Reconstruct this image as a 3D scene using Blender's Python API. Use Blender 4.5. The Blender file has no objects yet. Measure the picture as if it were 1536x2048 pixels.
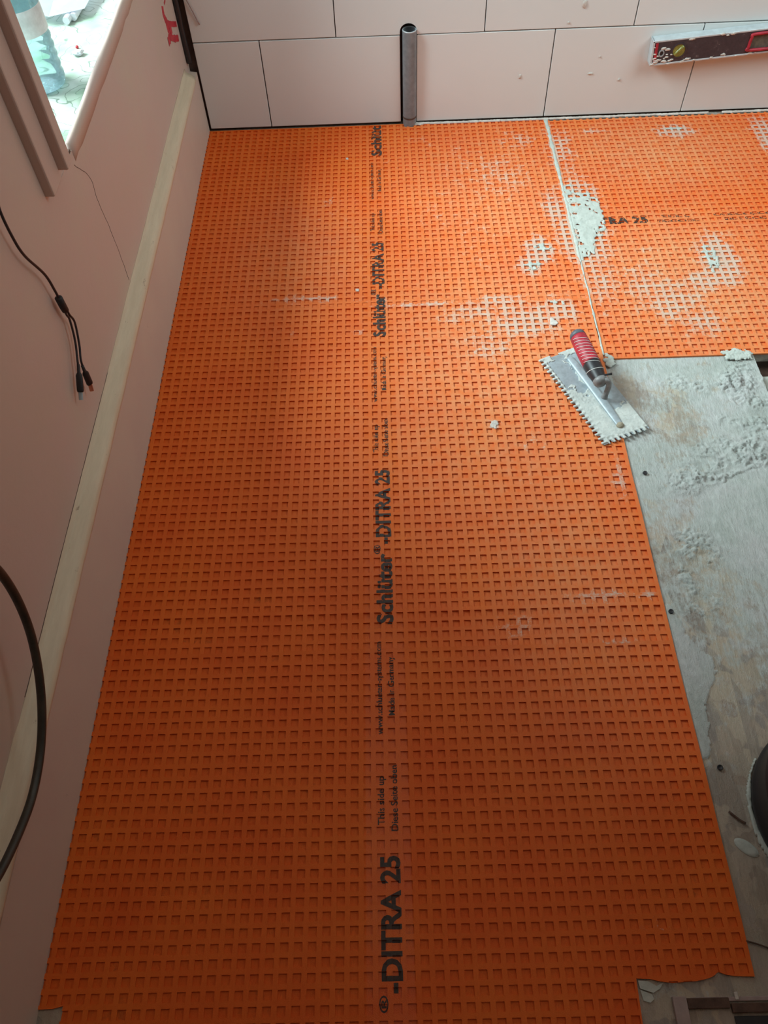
import bpy, bmesh, math, random
from mathutils import Vector, Matrix, noise
random.seed(7)
SC = bpy.context.scene
COL = SC.collection

# ---------------------------------------------------------------- camera
cam = bpy.data.cameras.new('camera'); co = bpy.data.objects.new('camera', cam); COL.objects.link(co)
co.location = (0.5197, -2.2726, 1.2826)
co.rotation_euler = (math.radians(34.268), math.radians(1.671), math.radians(-0.999))
cam.sensor_fit = 'VERTICAL'; cam.sensor_height = 24.0
cam.lens = 24.0 * 1565.34 / 2048.0
cam.clip_start = 0.02; cam.clip_end = 50
SC.camera = co

# ---------------------------------------------------------------- light
W = bpy.data.worlds.new('sky'); SC.world = W; W.use_nodes = True
bg = W.node_tree.nodes['Background']
bg.inputs[0].default_value = (0.72, 0.90, 1.0, 1); bg.inputs[1].default_value = 1.2

def area(name, loc, target, sx, sy, power, color):
    l = bpy.data.lights.new(name, 'AREA'); l.shape = 'RECTANGLE'; l.size = sx; l.size_y = sy
    l.energy = power; l.color = color
    o = bpy.data.objects.new(name, l); COL.objects.link(o); o.location = loc
    d = Vector(target) - Vector(loc); o.rotation_euler = d.to_track_quat('-Z', 'Y').to_euler()
    return o
area('daylight_window_left', (-1.35, -0.45, 2.0), (1.0, -0.70, 0.1), 1.3, 1.1, 140, (0.80, 0.98, 1.0))
rl = area('fill_room_right', (2.35, -0.95, 1.75), (1.05, 0.0, 0.25), 1.1, 1.1, 8.5, (0.80, 0.98, 1.0))  # added cool fill to brighten the tiled wall, no source seen
rl.data.spread = math.radians(105)
area('ceiling_fill', (0.9, -1.3, 2.5), (0.9, -1.3, 0.0), 1.6, 1.6, 5.2, (1.0, 0.90, 0.80))  # added weak fill from above, no lamp seen there

SC.view_settings.view_transform = 'Standard'; SC.view_settings.look = 'None'
SC.view_settings.gamma = 1.0; SC.view_settings.use_curve_mapping = False
SC.view_settings.exposure = 0.0
SC.cycles.max_bounces = 8; SC.cycles.diffuse_bounces = 4; SC.cycles.transparent_max_bounces = 12
SC.cycles.sample_clamp_indirect = 6

# ---------------------------------------------------------------- materials
def srgb(r, g, b):
    f = lambda c: (c/255/12.92) if c/255 <= 0.04045 else ((c/255+0.055)/1.055)**2.4
    return (f(r), f(g), f(b), 1)
class NT:
    def __init__(s, name):
        s.m = bpy.data.materials.new(name); s.m.use_nodes = True
        s.t = s.m.node_tree; s.b = s.t.nodes['Principled BSDF']; s.co = None
    def n(s, ty, **kw):
        nd = s.t.nodes.new(ty)
        for k, v in kw.items(): setattr(nd, k, v)
        return nd
    def link(s, a, b): s.t.links.new(a, b)
    def coord(s, scale=(1, 1, 1), rot=(0, 0, 0)):
        if s.co is None: s.co = s.n('ShaderNodeTexCoord')
        mp = s.n('ShaderNodeMapping'); mp.inputs['Scale'].default_value = scale; mp.inputs['Rotation'].default_value = rot
        s.link(s.co.outputs['Object'], mp.inputs['Vector']); return mp.outputs[0]
    def noise(s, scale, detail=4, rough=.6, vec=None, dist=0):
        nd = s.n('ShaderNodeTexNoise'); nd.inputs['Scale'].default_value = scale
        nd.inputs['Detail'].default_value = detail; nd.inputs['Roughness'].default_value = rough
        nd.inputs['Distortion'].default_value = dist
        s.link(vec if vec is not None else s.coord(), nd.inputs['Vector']); return nd.outputs['Fac']
    def voro(s, scale, vec=None, feature='F1', out='Distance'):
        nd = s.n('ShaderNodeTexVoronoi', feature=feature); nd.inputs['Scale'].default_value = scale
        s.link(vec if vec is not None else s.coord(), nd.inputs['Vector']); return nd.outputs[out]
    def ramp(s, fac, stops):
        r = s.n('ShaderNodeValToRGB'); cr = r.color_ramp
        while len(cr.elements) < len(stops): cr.elements.new(0.5)
        for e, (p, c) in zip(cr.elements, stops):
            e.position = p; e.color = c if isinstance(c, tuple) else (c, c, c, 1)
        s.link(fac, r.inputs[0]); return r.outputs[0]
    def mix(s, fac, a, b, bt='MIX'):
        m = s.n('ShaderNodeMix', data_type='RGBA', blend_type=bt)
        for sock, v in ((m.inputs[0], fac), (m.inputs[6], a), (m.inputs[7], b)):
            if isinstance(v, (int, float, tuple)): sock.default_value = v
            else: s.link(v, sock)
        return m.outputs[2]
    def math(s, op, a, b=0.0):
        m = s.n('ShaderNodeMath', operation=op)
        for sock, v in ((m.inputs[0], a), (m.inputs[1], b)):
            if isinstance(v, (int, float)): sock.default_value = v
            else: s.link(v, sock)
        return m.outputs[0]
    def attr(s, name):
        a = s.n('ShaderNodeAttribute', attribute_name=name); return a.outputs['Fac']
    def color(s, c):
        if isinstance(c, tuple): s.b.inputs['Base Color'].default_value = c
        else: s.link(c, s.b.inputs['Base Color'])
    def rough(s, r):
        if isinstance(r, (int, float)): s.b.inputs['Roughness'].default_value = r
        else: s.link(r, s.b.inputs['Roughness'])
    def bump(s, h, dist=0.001, strength=1.0):
        b = s.n('ShaderNodeBump'); b.inputs['Distance'].default_value = dist; b.inputs['Strength'].default_value = strength
        s.link(h, b.inputs['Height']); s.link(b.outputs[0], s.b.inputs['Normal'])

def simple(name, c, r=.5, metal=0, var=.12, scale=60, bump=0.0003, spec=.5):
    m = NT(name); f = m.noise(scale, 5)
    dark = tuple(x*(1-var*2) for x in c[:3])+(1,); light = tuple(min(1, x*(1+var)) for x in c[:3])+(1,)
    m.color(m.ramp(f, [(.3, dark), (.7, light)])); m.rough(r)
    m.b.inputs['Metallic'].default_value = metal; m.b.inputs['Specular IOR Level'].default_value = spec
    if bump: m.bump(f, bump)
    return m.m

MORTAR = srgb(186, 190, 180)
def mat_membrane():
    m = NT('orange_membrane')
    f1 = m.noise(7, 4); f2 = m.noise(900, 2)
    base = m.ramp(f1, [(.3, srgb(226, 95, 23)), (.7, srgb(233, 111, 31))])
    haze = m.attr('haze'); sm = m.attr('smear')
    # thin, ragged mortar haze on the fleece, also painted paler where the window light is brighter
    n1 = m.noise(38, 5, .7); n2 = m.noise(260, 4, .7)
    hz = m.math('MULTIPLY', m.ramp(n1, [(.35, 0.0), (.65, 1.0)]), haze)
    hz = m.math('MULTIPLY', m.math('ADD', m.math('MULTIPLY', haze, .35), m.math('MULTIPLY', hz, .65)), 0.85)
    c = m.mix(hz, base, srgb(226, 170, 124))
    v = m.math('ADD', sm, m.math('MULTIPLY', m.math('SUBTRACT', n1, .5), 1.1))
    v = m.math('ADD', v, m.math('MULTIPLY', m.math('SUBTRACT', n2, .5), .7))
    k = m.ramp(v, [(.30, 0.0), (.56, 1.0)])
    k = m.math('MULTIPLY', k, m.math('ADD', .52, m.math('MULTIPLY', n2, .45)))
    c = m.mix(k, c, srgb(206, 192, 178))
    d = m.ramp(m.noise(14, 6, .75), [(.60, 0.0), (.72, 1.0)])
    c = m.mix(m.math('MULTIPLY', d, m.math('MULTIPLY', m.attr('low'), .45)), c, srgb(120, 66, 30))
    sx = m.n('ShaderNodeSeparateXYZ'); m.link(m.co.outputs['Object'], sx.inputs[0])
    band = m.math('LESS_THAN', m.math('ABSOLUTE', m.math('ADD', sx.outputs[0], .006)), .034)
    m.color(c); m.rough(m.math('SUBTRACT', .62, m.math('MULTIPLY', band, .34))); m.b.inputs['Specular IOR Level'].default_value = .35
    m.bump(m.math('ADD', f2, m.math('MULTIPLY', k, .8)), .0006, .6)
    return m.m
M_MEMB = mat_membrane()
M_PRINT = simple('grey_print', srgb(66, 54, 48), .6, var=.2, scale=300, bump=0)
def mat_cement(name, a=srgb(176, 184, 176), b=srgb(206, 212, 204)):
    m = NT(name); f = m.noise(40, 6, .7); g = m.noise(350, 5, .7)
    m.color(m.ramp(f, [(.3, a), (.7, b)])); m.rough(.85); m.bump(m.math('ADD', f, g), .0012, .8); return m.m
M_MORTAR = mat_cement('dried_mortar')
M_MORTAR_W = mat_cement('whitish_mortar', srgb(190, 184, 176), srgb(226, 220, 212))
def mat_floor():
    m = NT('mortar_smeared_chipboard')
    # wood strands
    layers = []
    for i, (ang, sc, st) in enumerate([(0.35, 30, .22), (1.35, 26, .25), (2.3, 34, .2)]):
        v = m.coord((1, st, 1), (0, 0, ang)); layers.append((m.voro(sc, v, out='Color'), v, ang))
    sel = m.noise(30, 2, .5)
    c1 = m.ramp(layers[0][0], [(.1, srgb(150, 118, 88)), (.5, srgb(196, 170, 140)), (.9, srgb(172, 150, 128))])
    c2 = m.ramp(layers[1][0], [(.1, srgb(128, 106, 90)), (.5, srgb(204, 182, 150)), (.9, srgb(180, 158, 140))])
    c3 = m.ramp(layers[2][0], [(.1, srgb(166, 140, 112)), (.5, srgb(142, 124, 112)), (.9, srgb(208, 190, 160))])
    wood = m.mix(m.ramp(sel, [(.44, 0.0), (.47, 1.0)]), c1, c2)
    wood = m.mix(m.ramp(m.noise(19, 2, .5, m.coord((1, 1, 1), (0, 0, 1))), [(.5, 0.0), (.53, 1.0)]), wood, c3)
    streak = m.noise(120, 4, .7, m.coord((1, .06, 1), (0, 0, .5)))
    wood = m.mix(.16, wood, m.ramp(streak, [(.35, srgb(110, 90, 76)), (.65, srgb(220, 206, 186))]))
    cem = m.attr('cement')
    n1 = m.noise(26, 6, .72); n2 = m.noise(140, 5, .75, m.coord((1, .35, 1), (0, 0, .3)))
    v = m.math('ADD', cem, m.math('MULTIPLY', m.math('SUBTRACT', n1, .5), 1.3))
    v = m.math('ADD', v, m.math('MULTIPLY', m.math('SUBTRACT', n2, .5), .8))
    k = m.ramp(v, [(.34, 0.30), (.62, .96)])
    tone = m.noise(9, 4, .6)
    cc = m.ramp(tone, [(.3, srgb(178, 188, 182)), (.5, srgb(196, 203, 200)), (.7, srgb(206, 206, 207))])
    cc = m.mix(.35, cc, m.ramp(n2, [(.3, srgb(132, 140, 132)), (.7, srgb(222, 226, 222))]))
    c = m.mix(k, wood, cc)
    m.color(c); m.rough(.85)
    h = m.math('ADD', m.math('MULTIPLY', n1, .6), n2); h = m.math('ADD', h, m.math('MULTIPLY', streak, .5))
    h = m.math('ADD', h, m.math('MULTIPLY', m.noise(420, 4, .8), .5))
    m.bump(h, .0032, .9); return m.m
M_FLOOR = mat_floor()
def mat_paint():
    m = NT('old_pink_paint')
    f = m.noise(3.5, 5, .6); g = m.noise(70, 6, .75)
    c = m.ramp(f, [(.3, srgb(200, 182, 168)), (.5, srgb(204, 182, 172)), (.7, srgb(202, 188, 172))])
    sc = m.ramp(m.noise(30, 6, .8, m.coord((1, 1, .25))), [(.70, 0.0), (.76, 1.0)])
    c = m.mix(m.math('MULTIPLY', sc, .35), c, srgb(140, 112, 92))
    m.color(c); m.rough(.5); m.bump(m.math('ADD', m.math('MULTIPLY', f, 1.5), m.math('MULTIPLY', g, .35)), .0025, .5)
    return m.m
M_WALL = mat_paint()
def mat_skirt():
    m = NT('scuffed_skirting_paint')
    f = m.noise(5, 5, .6); g = m.noise(90, 6, .75)
    c = m.ramp(f, [(.3, srgb(206, 186, 174)), (.7, srgb(212, 196, 180))])
    sc = m.ramp(m.noise(26, 7, .85, m.coord((1, 1, .5))), [(.64, 0.0), (.70, 1.0)])
    c = m.mix(m.math('MULTIPLY', sc, .55), c, srgb(120, 92, 72))
    m.color(c); m.rough(.5); m.bump(m.math('ADD', f, m.math('MULTIPLY', g, .4)), .0015, .5); return m.m
M_SKIRT = mat_skirt()
def mat_mould():
    m = NT('cream_moulding_paint')
    f = m.noise(40, 6, .75, m.coord((1, .12, 1)))
    c = m.ramp(f, [(.3, srgb(206, 190, 164)), (.7, srgb(224, 210, 184))])
    sc = m.ramp(m.noise(60, 6, .8, m.coord((1, .3, 1))), [(.64, 0.0), (.68, 1.0)])
    c = m.mix(m.math('MULTIPLY', sc, .6), c, srgb(120, 88, 60))
    m.color(c); m.rough(.45); m.bump(f, .0012, .5); return m.m
M_MOULD = mat_mould()
def mat_tile():
    m = NT('pale_wall_tile')
    f = m.noise(2.5, 3, .5)
    m.color(m.ramp(f, [(.3, srgb(220, 224, 222)), (.7, srgb(225, 228, 227))]))
    sp = m.ramp(m.noise(22, 6, .8), [(.66, .30), (.74, .5)])
    m.rough(sp); m.b.inputs['Specular IOR Level'].default_value = .4; m.bump(m.noise(180, 3), .0001, .5); return m.m
M_TILE = mat_tile()
M_GROUT = simple('dark_backing', srgb(74, 60, 54), .9, scale=80, bump=.002)
M_PVC = simple('grey_plastic_pipe', srgb(128, 134, 138), .42, var=.12, scale=50, bump=.0002)
M_BLACK = simple('black_rubber', srgb(38, 38, 42), .45, var=.15, scale=40, bump=.0003)
M_HOSE = simple('black_hose_skin', srgb(58, 54, 46), .4, var=.2, scale=60, bump=.0002)
M_CABLE = simple('dark_cable_skin', srgb(48, 40, 44), .5, var=.1, scale=90, bump=.0001)
M_PLUG = simple('matte_black_plug', srgb(34, 32, 34), .55, scale=80, bump=0)
M_STEEL = simple('dull_steel', srgb(172, 184, 190), .5, metal=.25, var=.12, scale=70, bump=.0004)
M_COPPER = simple('coppery_contact', srgb(214, 140, 110), .4, metal=.6, scale=70, bump=0)
M_RED = simple('worn_red_grip', srgb(176, 42, 58), .5, var=.18, scale=80, bump=.0003)
M_REDPAINT = simple('red_paint', srgb(196, 46, 62), .45, var=.1, scale=60, bump=.0002)
M_WHITE = simple('white_plastic', srgb(232, 232, 228), .5, var=.04, scale=60, bump=0)
M_PAPER = simple('white_paper', srgb(206, 210, 216), .8, var=.03, scale=30, bump=.0002)
M_ALU = simple('bright_aluminium', srgb(198, 208, 212), .4, metal=.15, var=.08, scale=50, bump=.0002)
M_VIALC = simple('yellow_green_vial', srgb(140, 140, 70), .2, var=.2, scale=120, bump=0)
M_GREYP = simple('dark_grey_plastic', srgb(92, 96, 104), .5, var=.1, scale=60, bump=.0002)
M_TANG = simple('smeared_grey_steel', srgb(142, 142, 142), .55, metal=.2, var=.15, scale=90, bump=.0004)
M_OLIVE = simple('dusty_olive_grey', srgb(104, 100, 88), .7, var=.25, scale=60, bump=.0006)
M_GREYPAINT = simple('mauve_grey_paint', srgb(168, 150, 146), .8, var=.08, scale=50, bump=.001)
M_BROWN = simple('dark_brown_board', srgb(96, 72, 60), .8, var=.25, scale=40, bump=.002)
M_WOOD = simple('raw_brown_wood', srgb(150, 112, 74), .8, var=.2, scale=30, bump=.001)
M_FARWALL = simple('pale_room_paint', srgb(182, 168, 156), .8, var=.03, scale=20, bump=0)
M_CEIL = simple('white_ceiling_paint', srgb(200, 196, 190), .8, var=.03, scale=20, bump=0)
M_OUT = simple('pale_outdoor_concrete', srgb(170, 172, 166), .9, var=.1, scale=10, bump=.001)
def mat_leveldark():
    m = NT('worn_black_level_face')
    f = m.noise(55, 6, .8); g = m.noise(240, 5, .8)
    c = m.ramp(f, [(.3, srgb(52, 46, 52)), (.6, srgb(68, 60, 64)), (.8, srgb(110, 104, 106))])
    s = m.ramp(m.math('ADD', m.math('MULTIPLY', f, .7), m.math('MULTIPLY', g, .4)), [(.66, 0.0), (.70, 1.0)])
    m.color(m.mix(s, c, srgb(196, 186, 180))); m.rough(.5); m.bump(g, .0004); return m.m
M_LEVELD = mat_leveldark()
def mat_cloth():
    m = NT('green_patterned_vinyl')
    v = m.coord(); w = m.noise(30, 2, .5)
    d = m.voro(19, v, 'SMOOTH_F1')
    rings = m.math('FRACT', m.math('ADD', m.math('MULTIPLY', d, 5.5), m.math('MULTIPLY', w, 1.2)))
    line = m.ramp(rings, [(.44, 0.0), (.48, 1.0), (.52, 1.0), (.56, 0.0)])
    pm = m.ramp(m.noise(16, 2), [(.42, 0.0), (.52, 1.0)])
    base = m.ramp(m.noise(8, 3), [(.35, srgb(128, 168, 132)), (.6, srgb(190, 200, 190))])
    m.color(m.mix(m.math('MULTIPLY', m.math('MULTIPLY', line, pm), .75), base, srgb(84, 110, 88)))
    m.rough(.3); m.bump(line, .0004); return m.m
M_CLOTH = mat_cloth()
def mat_bottle():
    m = NT('clear_bottle_plastic'); t = m.t
    out = t.nodes['Material Output']; t.nodes.remove(m.b)
    tr = m.n('ShaderNodeBsdfTransparent'); tr.inputs[0].default_value = (.80, .93, .95, 1)
    gl = m.n('ShaderNodeBsdfGlossy'); gl.inputs['Roughness'].default_value = .06; gl.inputs['Color'].default_value = (.95, 1, 1, 1)
    df = m.n('ShaderNodeBsdfDiffuse'); df.inputs[0].default_value = (.50, .66, .70, 1)
    lw = m.n('ShaderNodeLayerWeight'); lw.inputs[0].default_value = .35
    m1 = m.n('ShaderNodeMixShader'); m2 = m.n('ShaderNodeMixShader'); m2.inputs[0].default_value = .20
    m.link(lw.outputs['Fresnel'], m1.inputs[0]); m.link(tr.outputs[0], m1.inputs[1]); m.link(gl.outputs[0], m1.inputs[2])
    m.link(m1.outputs[0], m2.inputs[1]); m.link(df.outputs[0], m2.inputs[2]); m.link(m2.outputs[0], out.inputs[0])
    b = m.n('ShaderNodeBump'); b.inputs['Distance'].default_value = .006
    m.link(m.noise(55, 5, .6, m.coord((1, 1, 1.6))), b.inputs['Height'])
    for s in (gl, df): m.link(b.outputs[0], s.inputs['Normal'])
    return m.m
M_BOTTLE = mat_bottle()
M_LABEL = simple('pale_bottle_label', srgb(226, 236, 238), .35, var=.08, scale=60, bump=.0005)
M_BLUECAP = simple('pale_blue_cap', srgb(150, 196, 214), .4, bump=0)

# ---------------------------------------------------------------- helpers
def props(o, label=None, cat=None, group=None, kind=None):
    for k, v in (('label', label), ('category', cat), ('group', group), ('kind', kind)):
        if v: o[k] = v
    return o
def empty(name, loc, label, cat, group=None):
    o = bpy.data.objects.new(name, None); COL.objects.link(o); o.location = loc; o.empty_display_size = .02
    return props(o, label, cat, group)
def wloc(o):
    v = Vector((0, 0, 0))
    while o: v += o.location; o = o.parent
    return v
def link(name, bm, mat, parent=None, smooth=False, recenter=True):
    """bm is in world coordinates; becomes one mesh object"""
    me = bpy.data.meshes.new(name)
    if parent is not None: off = wloc(parent)
    elif recenter and len(bm.verts):
        xs = [v.co.x for v in bm.verts]; ys = [v.co.y for v in bm.verts]; zs = [v.co.z for v in bm.verts]
        off = Vector(((min(xs)+max(xs))/2, (min(ys)+max(ys))/2, min(zs)))
    else: off = Vector((0, 0, 0))
    bmesh.ops.translate(bm, verts=bm.verts, vec=-off)
    bm.to_mesh(me); bm.free()
    for mm in (mat if isinstance(mat, (list, tuple)) else [mat]): me.materials.append(mm)
    if smooth:
        for p in me.polygons: p.use_smooth = True
    o = bpy.data.objects.new(name, me); COL.objects.link(o)
    if parent is None: o.location = off
    else: o.parent = parent
    return o
def box(bm, x0, x1, y0, y1, z0, z1, M=None):
    vs = [bm.verts.new(v) for v in ((x0,y0,z0),(x1,y0,z0),(x1,y1,z0),(x0,y1,z0),(x0,y0,z1),(x1,y0,z1),(x1,y1,z1),(x0,y1,z1))]
    fs = [bm.faces.new([vs[i] for i in f]) for f in ((0,3,2,1),(4,5,6,7),(0,1,5,4),(1,2,6,5),(2,3,7,6),(3,0,4,7))]
    if M is not None: bmesh.ops.transform(bm, matrix=M, verts=vs)
    return vs, fs
def bevbox(bm, x0, x1, y0, y1, z0, z1, b=.002, seg=2, M=None):
    t = bmesh.new(); box(t, x0, x1, y0, y1, z0, z1)
    bmesh.ops.bevel(t, geom=t.edges[:], offset=b, segments=seg, affect='EDGES', profile=.5)
    if M is not None: bmesh.ops.transform(t, matrix=M, verts=t.verts)
    me = bpy.data.meshes.new('t'); t.to_mesh(me); t.free(); bm.from_mesh(me); bpy.data.meshes.remove(me)
def spline(pts, n=8):
    P = [Vector(p) for p in pts]; P = [P[0]*2-P[1]] + P + [P[-1]*2-P[-2]]; out = []
    for i in range(1, len(P)-2):
        for k in range(n):
            t = k/n; a, b, c, d = P[i-1], P[i], P[i+1], P[i+2]
            out.append(.5*((2*b)+(c-a)*t+(2*a-5*b+4*c-d)*t*t+(3*b-a-3*c+d)*t**3))
    out.append(P[-2]); return out
def tube(bm, path, r, seg=12, cap=True, flat=(1, 1)):
    rings = []; up = Vector((0, 0, 1)); prev = None
    rr = r if isinstance(r, (list, tuple)) else [r]*len(path)
    for i, p in enumerate(path):
        d = (path[min(i+1, len(path)-1)] - path[max(i-1, 0)]).normalized()
        if prev is None:
            a = d.orthogonal().normalized() if abs(d.dot(up)) > .95 else d.cross(up).normalized()
        else: a = (prev - d*prev.dot(d)).normalized()
        prev = a; b = d.cross(a)
        rings.append([bm.verts.new(p + (a*math.cos(2*math.pi*k/seg)*flat[0] + b*math.sin(2*math.pi*k/seg)*flat[1])*rr[i]) for k in range(seg)])
    for A, B in zip(rings, rings[1:]):
        for k in range(seg): bm.faces.new((A[k], A[(k+1) % seg], B[(k+1) % seg], B[k]))
    if cap: bm.faces.new(rings[0][::-1]); bm.faces.new(rings[-1])
    return rings
def lathe(bm, prof, c, seg=40, M=None, close=False):
    rings = []; allv = []
    for r, z in prof:
        ring = [bm.verts.new((c[0]+r*math.cos(2*math.pi*k/seg), c[1]+r*math.sin(2*math.pi*k/seg), c[2]+z)) for k in range(seg)]
        rings.append(ring); allv += ring
    for A, B in zip(rings, rings[1:]):
        for k in range(seg): bm.faces.new((A[k], A[(k+1) % seg], B[(k+1) % seg], B[k]))
    if close: bm.faces.new(rings[0][::-1]); bm.faces.new(rings[-1])
    if M is not None: bmesh.ops.transform(bm, matrix=M, verts=allv)
    return rings
def prism(bm, pts, z0, z1):
    a = [bm.verts.new((x, y, z0)) for x, y in pts]; b = [bm.verts.new((x, y, z1)) for x, y in pts]
    n = len(pts); bm.faces.new(a[::-1]); bm.faces.new(b)
    for i in range(n): bm.faces.new((a[i], a[(i+1) % n], b[(i+1) % n], b[i]))
def nz(x, y, z=0, s=1.0): return noise.noise(Vector((x*s, y*s, z)))
def fbm(x, y, s, z=0., o=4):
    v = 0; a = 1; t = 0
    for i in range(o): v += a*noise.noise(Vector((x*s, y*s, z+i*7.3))); t += a; a *= .55; s *= 2.1
    return v/t
def inpoly(x, y, P):
    c = False; j = len(P)-1
    for i in range(len(P)):
        if (P[i][1] > y) != (P[j][1] > y) and x < (P[j][0]-P[i][0])*(y-P[i][1])/(P[j][1]-P[i][1])+P[i][0]: c = not c
        j = i
    return c
def crust(name, x0, x1, y0, y1, res, hfn, zb, mat, parent=None, M=None, label=None, cat=None, group=None):
    """irregular lump of mortar: height field where hfn>0, closed by a flat bottom"""
    nx = int((x1-x0)/res)+1; ny = int((y1-y0)/res)+1
    H = [[hfn(x0+i*res, y0+j*res) for j in range(ny)] for i in range(nx)]
    bm = bmesh.new(); V = {}; B = {}
    def top(i, j):
        if (i, j) not in V:
            V[i, j] = bm.verts.new((x0+i*res, y0+j*res, zb+max(H[i][j], .0001)))
        return V[i, j]
    for i in range(nx-1):
        for j in range(ny-1):
            if sum(1 for a, b in ((i, j), (i+1, j), (i+1, j+1), (i, j+1)) if H[a][b] > 0) >= 3:
                bm.faces.new((top(i, j), top(i+1, j), top(i+1, j+1), top(i, j+1)))
    be = [e for e in bm.edges if e.is_boundary]
    r = bmesh.ops.extrude_edge_only(bm, edges=be)
    for v in r['geom']:
        if isinstance(v, bmesh.types.BMVert): v.co.z = zb-.0002
    if M is not None: bmesh.ops.transform(bm, matrix=M, verts=bm.verts)
    o = link(name, bm, mat, parent, smooth=True)
    return props(o, label, cat, group)
def structure(o): o['kind'] = 'structure'; return o

# ---------------------------------------------------------------- the room
ZT = .0042     # top of the membranes
# chipboard subfloor: the part left open in the corner is finely modelled
def in_opening(x, y): return x > .78 and y < -.9
def cement_amount(x, y):
    a = .50 + .45*fbm(x, y, 5.0, 3.)
    a += .22*max(0, min(1, (y+1.75)/.6))                 # thicker towards the window end
    d = ((x-1.26)/.16)**2 + ((y+1.44)/.17)**2
    if d < 1: a += .55*(1-d*d)
    if x < 1.08 and y > -1.25: a -= .45*max(0, 1-((x-1.02)**2+(y+1.10)**2)**.5/.08)
    d = ((x-1.12)/.07)**2 + ((y+1.19)/.09)**2
    if d < 1: a -= .17*(1-d)
    a -= .34*max(0, min(1, (-1.62-y)/.25))
    return a
def lump(x, y):
    h = 0
    # crumbly ridges left by the trowel
    for cx, cy, rx, ry, s in ((1.30, -1.10, .06, .07, 1), (1.21, -1.30, .09, .06, .9), (1.30, -1.23, .05, .04, .8), (1.14, -1.35, .10, .03, .6),
                              (1.08, -1.53, .05, .07, .7), (1.29, -1.62, .06, .05, .7), (1.20, -1.08, .09, .03, .45), (1.25, -1.19, .05, .02, .8), (1.07, -1.62, .04, .03, .5)):
        d = ((x-cx)/rx)**2+((y-cy)/ry)**2
        if d < 1.6:
            w = min(1, max(0, 1-d/1.6)*s*1.6)*max(0, min(1, .55+2.2*fbm(x, y, 16, 11., 3)))
            n = abs(fbm(x+.012*nz(x, y, 3, 35), y*1.25+.012*nz(x, y, 4, 35), 46, 5., 4)); m = fbm(x, y, 170, 9., 3)
            q = max(0., .20-n); h += w*(min(q, .05)*.075 + q*.012 + max(0, m)*.011)
    d = ((x-1.26)/.125)**2 + ((y-(-1.455))/.135)**2 + .35*fbm(x, y, 14, 2., 3)
    if d < 1: h = max(h*.2, .0014*min(1, (1-d)*9)+.0001*nz(x, 0, 1, 700))
    return h
def cove(x, y):
    # band of mortar squeezed out along the membrane edge
    h = 0
    for cx, y0, y1, w in ((1.012, -1.90, -1.62, .020), (1.03, -1.81, -1.68, .030), (1.006, -1.16, -1.05, .012)):
        e = min(1, (y-y0)/.05, (y1-y)/.05)
        if y0 < y < y1 and x < cx+w*e*(.8+1.2*fbm(x, y, 24, 2.)) and x > .99: h = max(h, .0018+.0012*fbm(x, y, 90, 4.))
    return h
bm = bmesh.new(); lay = bm.verts.layers.float.new('cement')
X0, X1, Y0, Y1, R = .82, 1.337, -2.275, -.985, .0025
nx = int((X1-X0)/R)+1; ny = int((Y1-Y0)/R)+1
gx = [X0+(X1-X0)*i/(nx-1) for i in range(nx)]; gy = [Y0+(Y1-Y0)*j/(ny-1) for j in range(ny)]
grid = []
for x in gx:
    row = []
    for y in gy:
        c = cement_amount(x, y)
        under = (x < 1.0025 and y > -2.19)
        h = 0 if under else lump(x, y) + cove(x, y) + .0014*max(0, fbm(x, y, 25, 1., 4))*(1 if c > .5 else .4) + .0005*max(0, fbm(x*1.8, y*.7, 120, 4., 3))
        if cove(x, y) > 0 and not under: c += .6
        if h > .003: c += .4
        v = bm.verts.new((x, y, h if not under else 0)); v[lay] = c; row.append(v)
    grid.append(row)
for i in range(nx-1):
    for j in range(ny-1): bm.faces.new((grid[i][j], grid[i+1][j], grid[i+1][j+1], grid[i][j+1]))
def fq(x0, x1, y0, y1, z=0):
    vs = [bm.verts.new(p) for p in ((x0, y0, z), (x1, y0, z), (x1, y1, z), (x0, y1, z))]
    for v in vs: v[lay] = .3 if x1 > 1 else -.35
    bm.faces.new(vs)
fq(-.14, X0, -2.6, .03); fq(X0, X1, Y1, .03); fq(X0, 1.9, -2.6, Y0)
# cut edge of the board on the right
vs = [bm.verts.new(p) for p in ((X1, Y0, 0), (X1, Y1, 0), (X1, Y1, -.022), (X1, Y0, -.022))]
for v in vs: v[lay] = .25
bm.faces.new(vs)
structure(link('floor', bm, M_FLOOR, recenter=False, smooth=True))
bm = bmesh.new(); box(bm, X1, 3.0, -1.0, .03, -.022, 0); lay = bm.verts.layers.float.new('cement')
structure(link('floor_board', bm, M_FLOOR, recenter=False))
bm = bmesh.new(); box(bm, X1, 3.0, -3.6, -.9, -.07, -.05); box(bm, -.14, 3.0, -3.6, -2.6, -.02, 0)
structure(link('floor_lower', bm, M_BROWN, recenter=False))
bm = bmesh.new(); bevbox(bm, 1.345, 1.42, -1.20, -1.055, -.05, -.012, .003)
structure(link('floor_rubble', bm, M_MORTAR, recenter=False))

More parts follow.
